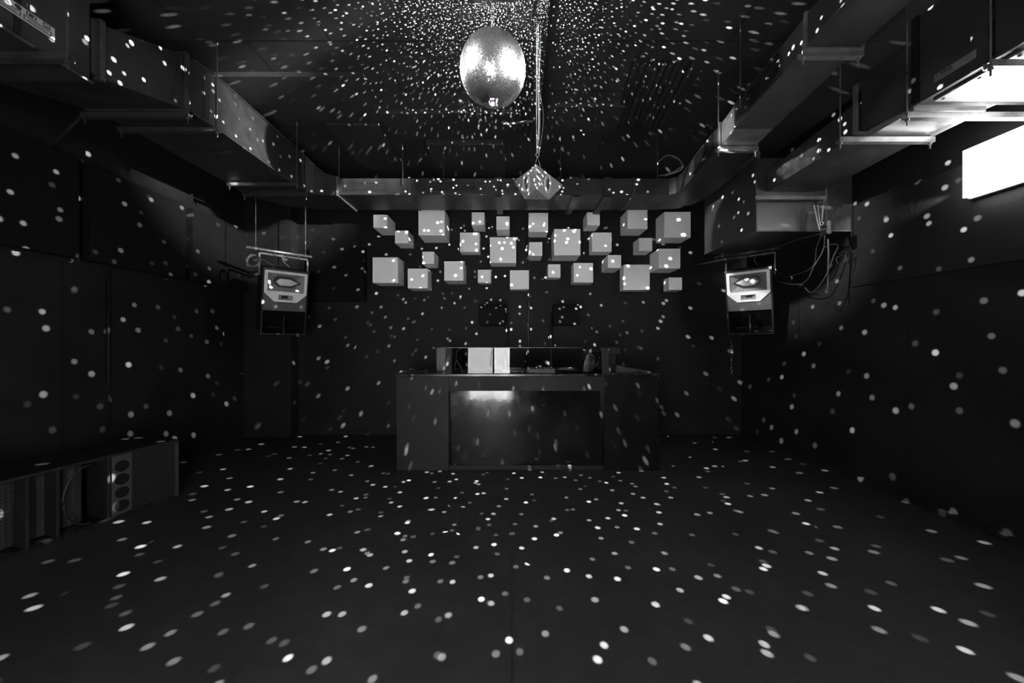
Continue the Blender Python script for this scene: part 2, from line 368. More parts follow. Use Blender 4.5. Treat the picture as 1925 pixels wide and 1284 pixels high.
# --- left air handling unit
u = thing('air_handling_unit', 'large black air handling unit box hanging top left with a pale sticker', 'ventilation unit', (-3.25, 1.4, 3.2))
MB().box((-3.8, .5, 3.2), (-2.7, 2.2, 4.02)).build('casing', M_duct, u, bevel=.01)
for y in (1.0, 1.5, 1.87): MB().box((-2.70, y - .012, 3.21), (-2.694, y + .012, 4.0)).build('seam_strip', M_dark, u)
edge_strip(u, [(-2.69, .5, 3.195), (-2.69, 1.93, 3.195)], .012); edge_strip(u, [(-2.69, 1.98, 3.195), (-2.69, 2.2, 3.195)], .012)
def sticker(par, X, y0, y1, z0, z1, side, m, name='sticker'):
    """flat label on a face whose normal is side*X, with the pictograms and ruled boxes of a warning label"""
    t = .003 * side
    lab = MB().box((min(X, X + t), y0, z0), (max(X, X + t), y1, z1)).build(name, m, par)
    lab['label'] = 'pale printed sticker' if m is M_label else 'grey printed sticker'
    b = MB(); L = y1 - y0; H = z1 - z0; x = X + t
    def bar(a0, a1, c0, c1):
        ya, yb = y0 + L * a0, y0 + L * a1; za, zb = z0 + H * c0, z0 + H * c1
        b.box((min(x, x + t * .3), ya, za), (max(x, x + t * .3), yb, zb))
    def frame(a0, a1, c0, c1, w=.012):
        h = w * L / H
        bar(a0, a1, c0, c0 + h * .6); bar(a0, a1, c1 - h * .6, c1); bar(a0, a0 + w * .7, c0, c1); bar(a1 - w * .7, a1, c0, c1)
    # far end (toward the room's back): four pictograms over ruled text boxes
    s0 = .56
    tri = [(s0, .58), (s0 + .09, .58), (s0 + .045, .92)]
    pts = [Vector((x, y0 + L * a, z0 + H * c)) for a, c in tri]
    for i in range(3): b.tube([pts[i], pts[(i + 1) % 3]], .004, 4)
    b.torus((x, y0 + L * (s0 + .15), z0 + H * .74), H * .13, .005, (1, 0, 0), 16, 4)
    bar(s0 + .14, s0 + .16, .64, .84)
    frame(s0 + .21, s0 + .29, .60, .90); b.torus((x, y0 + L * (s0 + .25), z0 + H * .75), H * .08, .004, (1, 0, 0), 14, 4)
    frame(s0 + .34, s0 + .40, .58, .92); bar(s0 + .355, s0 + .385, .62, .72)
    frame(s0 - .02, s0 + .17, .12, .50); frame(s0 + .19, s0 + .41, .12, .50)
    for k in range(3): bar(s0 + .01, s0 + .14, .20 + k * .09, .225 + k * .09); bar(s0 + .22, s0 + .38, .20 + k * .09, .225 + k * .09)
    bar(s0 - .05, s0 - .046, .05, .95)
    for k in range(7): bar(.04, .20 + .25 * ((k * 37) % 10) / 10, .14 + k * .11, .16 + k * .11)
    b.build('sticker_print', M_ink, lab)
sticker(u, -2.694, 1.50, 2.02, 3.306, 3.375, 1, M_label)
# --- left duct run
d = thing('ventilation_duct', 'long black rectangular duct along the left side of the ceiling', 'duct', (-3.1, 3.3, 3.48))
MB().loft([ring(-3.5, -2.7, 3.265, 3.62, 2.205), ring(-3.5, -2.7, 3.265, 3.62, 2.26), ring(-3.5, -2.7, 3.455, 3.90, 2.84)]).build('transition_section', M_duct, d, bevel=.004)
MB().loft([ring(-3.5, -2.7, 3.465, 3.91, 2.84), ring(-3.5, -2.7, 3.48, 3.95, 3.1), ring(-3.5, -2.7, 3.48, 3.95, 4.42)]).build('straight_section', M_duct, d, bevel=.004)
flange(d, -3.5, -2.7, 3.265, 3.62, 2.25, g=.02); flange(d, -3.5, -2.7, 3.46, 3.905, 2.84)
flange(d, -3.5, -2.7, 3.48, 3.95, 4.42, g=.014, t=.02)
edge_strip(d, [(-2.69, 2.9, 3.462), (-2.69, 3.1, 3.478), (-2.69, 4.4, 3.478)], .008)
edge_strip(d, [(-2.69, 2.9, 3.915), (-2.69, 3.1, 3.952), (-2.69, 4.4, 3.952)], .006)
b = MB()
for y, dy in ((2.72, .06), (2.78, .04), (3.0, 0), (3.05, 0)): b.tube([(-2.697, y, 3.49 if y > 2.9 else 3.44), (-2.697, y + dy if y < 2.9 else y, 3.86)], .003, 4)
b.build('seam', M_dark, d)
# elbow from left run to the cross duct
inner = [(-2.7, 4.42), (-2.69, 4.47), (-2.62, 4.53), (-2.5, 4.56), (-2.30, 4.56)]
outer = [(-3.5, 4.42), (-3.42, 4.72), (-3.2, 4.95), (-2.8, 5.06), (-2.30, 5.08)]
tops = [3.95, 3.93, 3.86, 3.76, 3.70]
MB().loft([[Vector((o_[0], o_[1], 3.48)), Vector((i_[0], i_[1], 3.48)), Vector((i_[0], i_[1], t)), Vector((o_[0], o_[1], t))] for i_, o_, t in zip(inner, outer, tops)]).build('elbow', M_duct, d, smooth=False)
edge_strip(d, [Vector((i_[0] + .01, i_[1] - .008, t + .005)) for i_, t in zip(inner, tops)], .007)
# --- cross duct
x = thing('ventilation_duct', 'black duct crossing the room above the white cubes, with three vent grilles', 'duct', (0, 4.8, 3.48))
MB().box((-2.3, 4.55, 3.48), (2.08, 5.08, 3.70)).build('duct_body', M_duct, x, bevel=.005)
def grille_x(par, x0, x1, z0, z1, y, n=24):
    b = MB(); f = .012
    b.box((x0 - f, y - .012, z0 - f), (x1 + f, y, z0)); b.box((x0 - f, y - .012, z1), (x1 + f, y, z1 + f))
    b.box((x0 - f, y - .012, z0), (x0, y, z1)); b.box((x1, y - .012, z0), (x1 + f, y, z1))
    g = b.build('grille_frame', M_duct, par)
    MB().box((x0, y - .004, z0), (x1, y - .001, z1)).build('grille_void', M_panel, g)
    b = MB()
    for i in range(n):
        xx = x0 + (x1 - x0) * (i + .5) / n; b.box((xx - .003, y - .010, z0), (xx + .003, y - .005, z1))
    for k in range(1, 5):
        zz = z0 + (z1 - z0) * k / 5; b.box((x0, y - .011, zz - .003), (x1, y - .006, zz + .003))
    b.build('grille_slats', M_steel, g)
for a, c in ((-2.22, -1.66), (-1.05, -.49), (-.17, .10)): grille_x(x, a, c, 3.545, 3.635, 4.55, 24 if c - a > .4 else 12)
for xx in (-1.36, .62, 1.62):
    b = MB(); g = .01
    b.box((xx - .012, 4.55 - g, 3.47), (xx + .012, 4.55, 3.71)); b.box((xx - .012, 4.55 - g, 3.47), (xx + .012, 5.09, 3.48))
    b.build('flange', M_steel, x)
for xx in (-.18, .85, 1.27):
    b = MB(); b.box((xx - .045, 4.538, 3.45), (xx + .045, 4.55, 3.71)); b.box((xx - .045, 4.538, 3.462), (xx + .045, 5.2, 3.472)); b.box((xx - .045, 5.19, 3.472), (xx + .045, 5.2, 3.72))
    b.build('hanging_strap', M_duct, x)
flange_l = MB().box((-2.32, 4.53, 3.46), (-2.30, 5.10, 3.72)).build('flange', M_galv, x)
# --- right inner run with elbow
r = thing('ventilation_duct', 'narrow black duct with louvred grilles running along the right side of the ceiling', 'duct', (2.2, 3, 3.48))
inner = [(2.08, 4.55), (2.15, 4.50), (2.18, 4.40), (2.14, 4.05)]
outer = [(2.08, 5.08), (2.42, 5.02), (2.64, 4.75), (2.62, 4.05)]
MB().loft([[Vector((i_[0], i_[1], 3.48)), Vector((o_[0], o_[1], 3.48)), Vector((o_[0], o_[1], 3.70)), Vector((i_[0], i_[1], 3.70))] for i_, o_ in zip(inner, outer)]).build('elbow', M_duct, r)
def rr(y, xi, xo, z1=3.70): return [Vector((xi, y, 3.48)), Vector((xo, y, 3.48)), Vector((xo, y, z1)), Vector((xi, y, z1))]
MB().loft([rr(4.05, 2.14, 2.62), rr(3.42, 2.08, 2.44)]).build('tapered_section', M_duct, r)
MB().loft([rr(3.40, 2.075, 2.42), rr(3.14, 2.04, 2.39)]).build('galvanised_section', M_galv, r, bevel=.003)
MB().loft([rr(3.14, 2.04, 2.39), rr(2.27, 1.95, 2.30)]).build('straight_section', mat('lightened_duct_underside', .06, .45, metal=.3, noise=.5, nscale=6), r, bevel=.003)  # paler sheet: the light falling on this underside is put into the colour
MB().loft([rr(2.27, 1.95, 2.30), rr(1.2, 1.84, 2.24)]).build('straight_section', M_duct, r, bevel=.003)
flange(r, 2.075, 2.43, 3.48, 3.70, 3.42, g=.015, t=.025, m=M_galv); flange(r, 1.95, 2.31, 3.48, 3.70, 2.27, g=.015, t=.022, m=M_galv)
def louvre_y(par, ya, yb, xa, xb, n=7):
    """louvres on the run's room-side face; xa, xb = face x at ya, yb"""
    b = MB(); nn = 1
    zz = [3.505, 3.675]
    def q(y, z, off): 
        t = (y - ya) / (yb - ya); return Vector((xa + (xb - xa) * t - off, y, z))
    def slab(y0, y1, z0, z1, o0, o1):
        b.loft([[q(y0, z0, o0), q(y0, z0, o1), q(y0, z1, o1), q(y0, z1, o0)], [q(y1, z0, o0), q(y1, z0, o1), q(y1, z1, o1), q(y1, z1, o0)]])
    slab(ya, yb, zz[0] - .012, zz[0], .002, .018); slab(ya, yb, zz[1], zz[1] + .012, .002, .018)
    slab(ya, ya + .012, zz[0], zz[1], .002, .018); slab(yb - .012, yb, zz[0], zz[1], .002, .018)
    g = b.build('grille_frame', M_duct, par)
    b = MB(); 
    for k in range(n):
        z = zz[0] + (zz[1] - zz[0]) * (k + .5) / n
        b.loft([[q(y, z - .006, .004), q(y, z - .012, .016), q(y, z - .009, .017), q(y, z - .002, .004)] for y in (ya + .012, yb - .012)])
    b.build('grille_slats', M_steel, g)
    b = MB(); t = .0015
    b.loft([[q(y, zz[0], .001), q(y, zz[0], .003), q(y, zz[1], .003), q(y, zz[1], .001)] for y in (ya + .012, yb - .012)])
    b.build('grille_void', M_panel, g)
louvre_y(r, 2.5, 3.12, 1.974, 2.038); louvre_y(r, 3.5, 4.02, 2.088, 2.137)
edge_strip(r, [(1.83, 1.2, 3.478), (1.94, 2.25, 3.478)], .006); edge_strip(r, [(2.03, 3.14, 3.478), (1.945, 2.29, 3.478)], .006)

# --- right air handling unit and outer run
u = thing('air_handling_unit', 'large black air handling unit box hanging top right with a grey sticker', 'ventilation unit', (3.2, 1.5, 3.2))
MB().box((2.83, .6, 3.2), (3.62, 2.42, 3.80)).build('casing', M_duct, u, bevel=.008)
MB().box((2.90, 1.95, 3.185), (3.53, 2.36, 3.199)).build('access_panel', M_galv, u, bevel=.002)['label'] = 'bare metal access panel'
MB().box((2.90, 1.0, 3.185), (3.53, 1.86, 3.199)).build('access_panel', M_galv, u, bevel=.002)['label'] = 'bare metal access panel'
for yy in (1.98, 2.15, 2.33, 1.2, 1.5, 1.8):
    MB().cyl((2.93, yy, 3.180), (2.93, yy, 3.186), .008, 8).build('screw', M_black, u)
for y in (1.45, 2.02): MB().box((2.822, y - .012, 3.21), (2.83, y + .012, 3.79)).build('seam_strip', M_dark, u)
MB().box((2.815, 2.38, 3.2), (2.83, 2.42, 3.80)).build('seam_strip', M_dark, u)
edge_strip(u, [(2.825, .6, 3.192), (2.825, 2.42, 3.192)], .008)
sticker(u, 2.822, 2.085, 2.29, 3.262, 3.312, -1, M_label2)
d = thing('ventilation_duct', 'black duct leading back from the right air handling unit to the corner plenum', 'duct', (3.1, 3.1, 3.2))
MB().loft([ring(2.85, 3.42, 3.205, 3.66, 2.42), ring(2.85, 3.44, 3.26, 3.62, 2.80)]).build('transition_section', M_galv if False else M_duct, d, bevel=.003)
MB().box((2.88, 2.46, 3.19), (3.40, 2.78, 3.24)).build('bottom_plate', M_galv, d, M=None)['label'] = 'bare scratched metal bottom plate'
flange(d, 2.83, 3.44, 3.255, 3.63, 2.82, g=.012, t=.04, m=M_galv)
MB().loft([ring(2.83, 3.44, 3.235, 3.50, 2.84), ring(2.83, 3.44, 3.20, 3.43, 3.80)]).build('straight_section', M_duct, d, bevel=.003)
MB().box((2.822, 3.15, 3.215), (2.829, 3.78, 3.435)).build('bare_cover', mat('scratched_zinc', .05, .5, metal=.3, noise=.7, nscale=10), d)['label'] = 'scratched zinc side plate'
p = thing('plenum_box', 'big black plenum box in the back right corner under the ceiling', 'ventilation box', (3.2, 4.3, 2.76))
MB().box((2.72, 3.82, 2.77), (3.79, 4.85, 3.58)).build('casing', mat('plenum_sheet', .03, .42, noise=.35, nscale=4, bump=.06, bscale=6), p, bevel=.006)
edge_strip(p, [(2.715, 3.815, 2.765), (3.79, 3.815, 2.765)], .007, M_galv); edge_strip(p, [(2.715, 3.815, 2.765), (2.715, 3.815, 3.58)], .006)
edge_strip(p, [(2.715, 3.82, 2.765), (2.715, 4.85, 2.765)], .006)
MB().loft([[Vector((2.74, y, z0)), Vector((2.78, y, z0)), Vector((2.78, y, z1)), Vector((2.74, y, z1))] for y, z0, z1 in ((3.84, 3.58, 3.66), (4.8, 3.58, 3.62))]).build('top_rim', M_galv, p)

# ------------------------------------------------------------------ duct hangers
HG = 'strut hangers holding the ducts'
def hanger(xa, xb, y, z, label, rods=(True, True), ztop=ROOM_H, m=M_steel, drop=.05, over=.0):
    h = thing('duct_hanger', label, 'duct hanger', ((xa + xb) / 2, y, z), HG)
    b = MB(); s = .02
    b.box((xa, y - s, z - .004), (xb, y + s, z)); b.box((xa, y - s, z), (xb, y - s + .004, z + .036)); b.box((xa, y + s - .004, z), (xb, y + s, z + .036))
    b.build('strut', m, h)
    for k, (xx, on) in enumerate(((xa + .02, rods[0]), (xb - .02, rods[1]))):
        zt = ztop if on else z + .09
        q = MB().tube([(xx, y, z - drop), (xx, y, zt)], .005, 6).build('rod', m, h)
        MB().cyl((xx, y, z - .018), (xx, y, z - .004), .012, 6).build('nut', m, q)
    return h
hanger(-2.68 - .9, -2.52, 1.96, 3.14, 'steel hanger strut under the top left air handling unit', (False, True))
hanger(-3.58, -2.72 + .04, 2.86, 3.40, 'steel hanger strut at the flange of the left duct, nearest the camera', (False, False))
hanger(-3.57, -2.66, 3.12, 3.44, 'steel hanger with long rod in the middle of the left duct', (False, True))
hanger(-3.46, -2.60, 4.18, 3.43, 'steel hanger with long rod near the far end of the left duct', (False, True))
hanger(-3.48, -2.64, 4.44, 3.42, 'thin steel hanger at the elbow of the left duct', (False, False))
hanger(2.79, 3.72, 2.44, 3.12, 'steel hanger at the back edge of the right air handling unit', (True, True), m=M_galv)
hanger(2.77, 3.72, 2.0, 3.13, 'steel hanger under the middle of the right air handling unit', (True, True), m=M_galv)
hanger(2.61, 3.37, 2.75, 3.13, 'steel hanger behind the right air handling unit, under the outer duct', (True, False), m=M_galv)
hanger(2.64, 3.42, 3.74, 3.08, 'steel hanger in front of the corner plenum box', (True, False))
hanger(1.93, 2.34, 2.30, 3.44, 'short steel hanger under the near joint of the right inner duct', (False, False), m=M_galv)
hanger(2.05, 2.46, 3.44, 3.44, 'short steel hanger under the far joint of the right inner duct', (True, False), m=M_galv)
for xx, lab in ((-2.28, 'leftmost'), (-1.44, 'second from the left'), (-.90, 'third from the left'), (.64, 'second from the right'), (1.92, 'rightmost')):
    o = MB().tube([(xx, 4.52, 3.60), (xx, 4.52, ROOM_H)], .006, 6).build('threaded_rod', M_steel, None)
    tag(o, 'thin steel rod holding the cross duct, ' + lab, 'rod', 'rods above the cross duct')
o = MB().tube([(1.93, 2.9, 3.5), (1.93, 2.9, ROOM_H)], .006, 6).build('threaded_rod', M_steel); tag(o, 'thin steel rod beside the louvres of the right inner duct', 'rod')
o = MB().tube([(-3.57, 2.86, 3.43), (-4.24, 3.15, 3.32)], .009, 8).build('brace_rod', M_steel); tag(o, 'diagonal brace rod from the left duct hanger to the left wall', 'brace')

# ------------------------------------------------------------------ mirror ball
mb = thing('mirror_ball', 'large mirrored disco ball hanging from the ceiling', 'disco ball', BALL)
b = MB(); bmesh.ops.create_uvsphere(b.bm, u_segments=64, v_segments=48, radius=BR - .004)
b.build('core', M_core, mb, smooth=True, M=Matrix.Translation(BALL))
b = MB(); ts = .0102; rows = int(PI * BR / ts); rnd = random.Random(3)
for i in range(rows):
    th = PI * (i + .5) / rows; n = max(3, int(2 * PI * BR * math.sin(th) / ts)); offs = rnd.random()
    for k in range(n):
        ph = 2 * PI * (k + offs) / n
        nrm = Vector((math.sin(th) * math.cos(ph), math.sin(th) * math.sin(ph), math.cos(th)))
        e1 = Vector((-math.sin(ph), math.cos(ph), 0)); e2 = nrm.cross(e1)
        a1, a2 = rnd.gauss(0, .045), rnd.gauss(0, .045)
        f1 = (e1 + nrm * a1).normalized(); f2 = (e2 + nrm * a2).normalized(); c = nrm * BR; h = ts * .415
        vs = [b.bm.verts.new(c + f1 * sx * h + f2 * sy * h) for sx, sy in ((-1, -1), (1, -1), (1, 1), (-1, 1))]
        b.bm.faces.new(vs)
bmesh.ops.transform(b.bm, matrix=Matrix.Translation(BALL), verts=b.bm.verts)
me = D.meshes.new('mirror_tiles'); b.bm.to_mesh(me); b.bm.free(); me.materials.append(M_mirror)
o = D.objects.new('mirror_tiles', me); COL.objects.link(o); o.parent = mb; o.matrix_parent_inverse = Matrix.Translation(BALL).inverted(); o['kind'] = 'stuff'
MB().cyl(BALL + Vector((0, 0, BR - .005)), BALL + Vector((0, 0, BR + .02)), .03, 20).build('top_cap', M_galv, mb, smooth=False)
MB().cyl(BALL - Vector((0, 0, BR + .002)), BALL - Vector((0, 0, BR - .006)), .012, 16).build('bottom_cap', M_galv, mb)
b = MB(); z = BALL.z + BR + .03; k = 0
while z < 4.10:
    b.torus((BALL.x, BALL.y, z), .011, .0035, (0, 1, 0) if k % 2 else (1, 0, 0), 12, 5, 1, 1.5 if k % 2 else 1); z += .021; k += 1
b.build('chain', M_galv, mb, smooth=True)
mo = thing('ball_motor', 'small motor and bracket above the disco ball', 'motor', (BALL.x, BALL.y, 4.1))
MB().box((BALL.x - .09, BALL.y - .07, 4.11), (BALL.x + .05, BALL.y + .07, 4.2)).build('motor_housing', M_steel, mo, bevel=.006)
b = MB(); b.box((BALL.x - .03, BALL.y - .02, 4.2), (BALL.x + .03, BALL.y + .02, ROOM_H - .001)); b.box((BALL.x - .14, BALL.y - .015, 4.095), (BALL.x + .22, BALL.y + .015, 4.11)); b.build('mounting_bracket', M_steel, mo)
MB().cyl((BALL.x, BALL.y, 4.09), (BALL.x, BALL.y, 4.13), .012, 10).build('spindle', M_galv, mo)
# the pinspot housings, the rear two added
def pinspot(loc, label):
    loc = Vector(loc); dr = (BALL - loc).normalized()
    t = thing('pinspot', label, 'spotlight', loc, 'pinspots aimed at the disco ball')
    b = MB(); a = loc - dr * .22; c = loc - dr * .02; n = 20; 
    ex = dr.orthogonal().normalized(); ey = dr.cross(ex)
    prof = [(-.22, .001), (-.22, .05), (-.02, .065), (0.03, .065), (.03, .058), (-.02, .055), (-.06, .02), (-.06, .001)]
    b.loft([[loc + dr * (s - .03) + (ex * math.cos(2 * PI * k / n) + ey * math.sin(2 * PI * k / n)) * rad for k in range(n)] for s, rad in prof])
    b.build('lamp_housing', M_black, t)
    MB().tube([loc - dr * .12 + Vector((0, 0, .04)), Vector((loc.x - dr.x * .12, loc.y - dr.y * .12, ROOM_H - .001))], .01, 8).build('mounting_arm', M_steel, t)
for (pl, pe, pa), lab in zip(PINS, ('black pinspot lamp hanging at the near right, aimed at the disco ball', 'black pinspot lamp under the ceiling at the near left, aimed at the disco ball',
        'added black pinspot lamp hidden under the ceiling behind the right inner duct', 'added black pinspot lamp hidden above the left duct near the ceiling')):
    pinspot(pl, lab)

# ------------------------------------------------------------------ hanging wedge speaker
A = P(1008, 308, 3.36); Dd = P(1006.5, 355, 3.37); Cc = P(1059, 349, 3.82); Ee = P(1033, 376.5, 3.63); Bb = P(965, 340, 3.72); Ff = P(985, 376, 3.62)
G = Vector((.30, 4.15, A.z)); Hh = Vector((.27, 3.85, Dd.z))
for v in (Cc, Bb): v.z = A.z
for v in (Ee, Ff): v.z = Dd.z
ws = thing('hanging_speaker', 'pale wedge shaped loudspeaker hanging point down below the disco ball', 'loudspeaker', (.27, 3.6, A.z))
MB().hull([A, Dd, Cc, Ee, Bb, Ff, (Cc + Bb) / 2 + Vector((.03, .12, 0))]).build('cabinet', mat('hanging_speaker_paint', .30, .5, noise=.08, nscale=6), ws, bevel=.008)
def on_quad(a, b_, c, d_, u_, v_): return (a * (1 - u_) + b_ * u_) * (1 - v_) + (d_ * (1 - u_) + c * u_) * v_
for q, nm in (((A, Cc, Ee, Dd), 1), ((A, Bb, Ff, Dd), -1)):
    ctr = on_quad(*q, .47, .5); ax1 = (on_quad(*q, .62, .5) - ctr).normalized(); nn = ax1.cross(on_quad(*q, .47, .9) - ctr).normalized()
    if nn.y > 0: nn = -nn
    ctr = ctr + nn * .014
    ax2 = nn.cross(ax1)
    def oval(rx, rz, r0, m, name, par, fill=False, off=0.0):
        b = MB(); n = 28
        if fill:
            pts = [ctr + nn * off + ax1 * rx * math.cos(2 * PI * k / n) + ax2 * rz * math.sin(2 * PI * k / n) for k in range(n)]
            b.loft([pts, [p_ + nn * .006 for p_ in pts]])
        else:
            rings = []
            for i in range(n + 1):
                t = 2 * PI * i / n; c = ctr + ax1 * rx * math.cos(t) + ax2 * rz * math.sin(t); e = (c - ctr).normalized()
                rings.append([c + e * r0 * math.cos(2 * PI * j / 6) + nn * (off + r0 * math.sin(2 * PI * j / 6)) for j in range(6)])
            b.loft(rings, cap=False)
        return b.build(name, m, par, smooth=not fill)
    hr = oval(.056, .086, .010, M_frame, 'port_ring', ws)
    oval(.050, .080, 0, M_horn, 'port_plate', hr, True, -.004)
    b = MB(); s1, s2 = ax1 * .008, ax2 * .05
    b.poly([ctr + nn * .007 - s1 - s2, ctr + nn * .007 + s1 - s2, ctr + nn * .007 + s1 + s2, ctr + nn * .007 - s1 + s2], nn * .004); b.build('port_slot', M_black, hr)
MB().cyl((Dd + Ee + Ff) / 3 - Vector((0, 0, .004)), (Dd + Ee + Ff) / 3, .008, 10).build('bolt', M_black, ws)
hk = Vector((.255, 3.42, A.z))
b = MB(); b.tube([hk + Vector((-.03, .0, 0)), hk + Vector((0, 0, .10)), hk + Vector((.03, 0, 0))], .005, 6); b.torus(hk + Vector((0, 0, .12)), .018, .004, (0, 1, 0), 14, 6); b.build('shackle', M_galv, ws, smooth=True)
top0 = Vector((.27, 3.40, ROOM_H - .14)); 
bot = hk + Vector((0, 0, .13))
# beam clamp where the cables leave
cl = [bez([(.20, 2.78, 4.12), (.215, 3.0, 3.93), (.225, 3.2, 3.80), bot]), ]
o = MB().tube(bez([(.21, 2.75, 4.13), (.215, 2.86, 3.97), (.24, 3.08, 3.84), (.262, 3.28, 3.62), bot + Vector((0, 0, 0))]), .012, 8).build('speaker_cable', M_cabg, smooth=True)
tag(o, 'thick pale cable running down to the hanging wedge loudspeaker', 'cable', 'cables of the hanging wedge loudspeaker')
o = MB().tube(bez([(.235, 2.75, 4.13), (.235, 2.86, 3.96), (.25, 3.08, 3.81), (.30, 3.28, 3.66), bot + Vector((.012, .0, -.02))]), .005, 6).build('speaker_cable', M_cabg, smooth=True)
tag(o, 'thin cable bowing right beside the thick cable of the hanging wedge loudspeaker', 'cable', 'cables of the hanging wedge loudspeaker')
o = MB().tube([(.20, 2.80, 4.13), bot + Vector((-.01, 0, -.01))], .0035, 6).build('steel_wire', M_galv); tag(o, 'straight steel wire holding the hanging wedge loudspeaker', 'wire')
o = MB().box((.155, 2.70, 4.09), (.26, 2.80, 4.16)).build('beam_clamp', M_dark, bevel=.005); tag(o, 'dark clamp on the ceiling beam holding the cables', 'clamp')
o = MB().tube([(-.10, 4.05, 4.1), (.24, 4.0, 4.1)], .015, 8).build('bracket_arm', M_steel); tag(o, 'short metal arm sticking out left of the ceiling beam behind the disco ball', 'bracket')

# ------------------------------------------------------------------ cubes on the back wall
cubes = [(117,95,190,165,.38),(232,180,303,247,.30),(357,66,497,205,.40),(640,82,708,150,.33),(378,292,440,357,.32),(113,322,248,458,.30),
 (300,382,406,487,.28),(578,190,682,293,.20),(494,343,596,446,.34),(673,388,742,457,.16),(772,104,842,176,.33),(738,215,877,352,.27),
 (944,85,1047,187,.29),(946,241,1016,314,.33),(1079,171,1219,311,.38),(844,391,945,492,.17),(1047,359,1113,430,.19),(1254,82,1322,151,.30),
 (1281,190,1385,293,.22),(1183,352,1287,456,.24),(1470,66,1576,170,.36),(1531,219,1601,288,.27),(1365,310,1436,379,.38),(1449,361,1588,496,.20),
 (1665,80,1806,217,.32),(1637,276,1751,381,.36),(1690,429,1760,496,.20)]
clab = ['small white cube, leftmost of the top row on the back wall', 'small white cube just right of and below the leftmost top cube',
 'large white cube at the top left of the wall group', 'small white cube in the top row right of the big top left cube',
 'small white cube between the leftmost big low cube and the middle left cube', 'large white cube, leftmost of the bottom row',
 'medium white cube, second from the left in the bottom row', 'medium white cube left of the big central cube',
 'medium white cube, third from the left in the bottom row', 'small white cube in the bottom row under the left of centre',
 'small white cube directly above the big cube left of centre', 'large white cube left of the wall pipe, middle row',
 'medium white cube in the top row right at the wall pipe', 'small white cube between the two large central cubes',
 'large white cube right of the wall pipe, middle row', 'medium white cube lowest beside the wall pipe',
 'small white cube in the bottom row right of the wall pipe', 'small white cube in the top row right of centre',
 'medium white cube right of the large right-central cube', 'medium white cube in the bottom row right of centre',
 'medium white cube, second from the right in the top row', 'small white cube below the second from right top cube',
 'small white cube left above the large bottom right cube', 'large white cube at the right of the bottom row',
 'large white cube in the top right corner of the group, darker than the others', 'medium white cube at the right edge of the middle row',
 'small white cube, rightmost of the bottom row']
for (a, b0, c, d0, dep), lab in zip(cubes, clab):
    x0, x1, y0, y1 = 660 + a / 2.831, 660 + c / 2.831, 370 + b0 / 2.831, 370 + d0 / 2.831
    df = ROOM_B - dep; p0 = P(x0, y1, df); p1 = P(x1, y0, df)
    o = MB().box((p0.x, df, p0.z), (p1.x, ROOM_B - .001, p1.z)).build('wall_cube', M_cube, bevel=.003)
    tag(o, lab, 'cube', 'white cubes on the back wall')

# ------------------------------------------------------------------ DJ booth
BY = 4.08; BL, BRt = -1.373, 1.745; BTOP = 1.15
bt = thing('dj_booth', 'wide black DJ booth counter with a recessed front panel', 'DJ booth', (.18, BY, 0))
xl = P(843, 0, BY).x; xr = P(1136, 0, BY).x; zb_ = P(0, 735, BY).z
MB().box((BL, BY, 0), (xl, BY + .75, BTOP - .03)).build('side_cabinet', M_booth, bt, bevel=.004)['label'] = 'left front panel'
MB().box((xr, BY, 0), (BRt, BY + .75, BTOP - .03)).build('side_cabinet', mat('booth_right_board', .004, .5, noise=.3, nscale=3.5, spec=.12), bt, bevel=.004)['label'] = 'darker right front panel'
MB().box((xl, BY, zb_), (xr, BY + .5, BTOP - .03)).build('header_board', M_booth, bt, bevel=.003)
MB().box((xl, BY + .10, .0), (xr, BY + .14, zb_)).build('recessed_panel', M_gloss, bt)
MB().box((xl, BY + .03, 0), (xr, BY + .10, .05)).build('plinth', M_booth, bt)
MB().box((BL - .01, BY - .01, BTOP - .03), (BRt + .01, BY + .75, BTOP)).build('countertop', M_dark, bt, bevel=.004)
# acrylic screen
gz1 = P(0, 654, BY).z
sc = thing('acrylic_screen', 'clear acrylic screen standing along the front edge of the DJ booth', 'screen', (.15, BY + .02, BTOP))
gx0, gx1 = P(836, 0, BY).x, P(1145, 0, BY).x
MB().box((gx0 + .06, BY + .03, BTOP + .001), (gx1 - .07, BY + .038, gz1)).build('pane', M_glass, sc)
MB().box((gx0, BY + .02, BTOP), (gx0 + .075, BY + .06, gz1)).build('post', M_booth, sc)['label'] = 'left grey post'
MB().box((gx1 - .075, BY + .02, BTOP), (gx1, BY + .06, gz1 - .01)).build('post', M_black, sc)['label'] = 'right black post'
b = MB().box((gx0, BY + .03, gz1), (gx1 - .3, BY + .038, gz1 + .005)).build('top_edge', M_steel, sc)
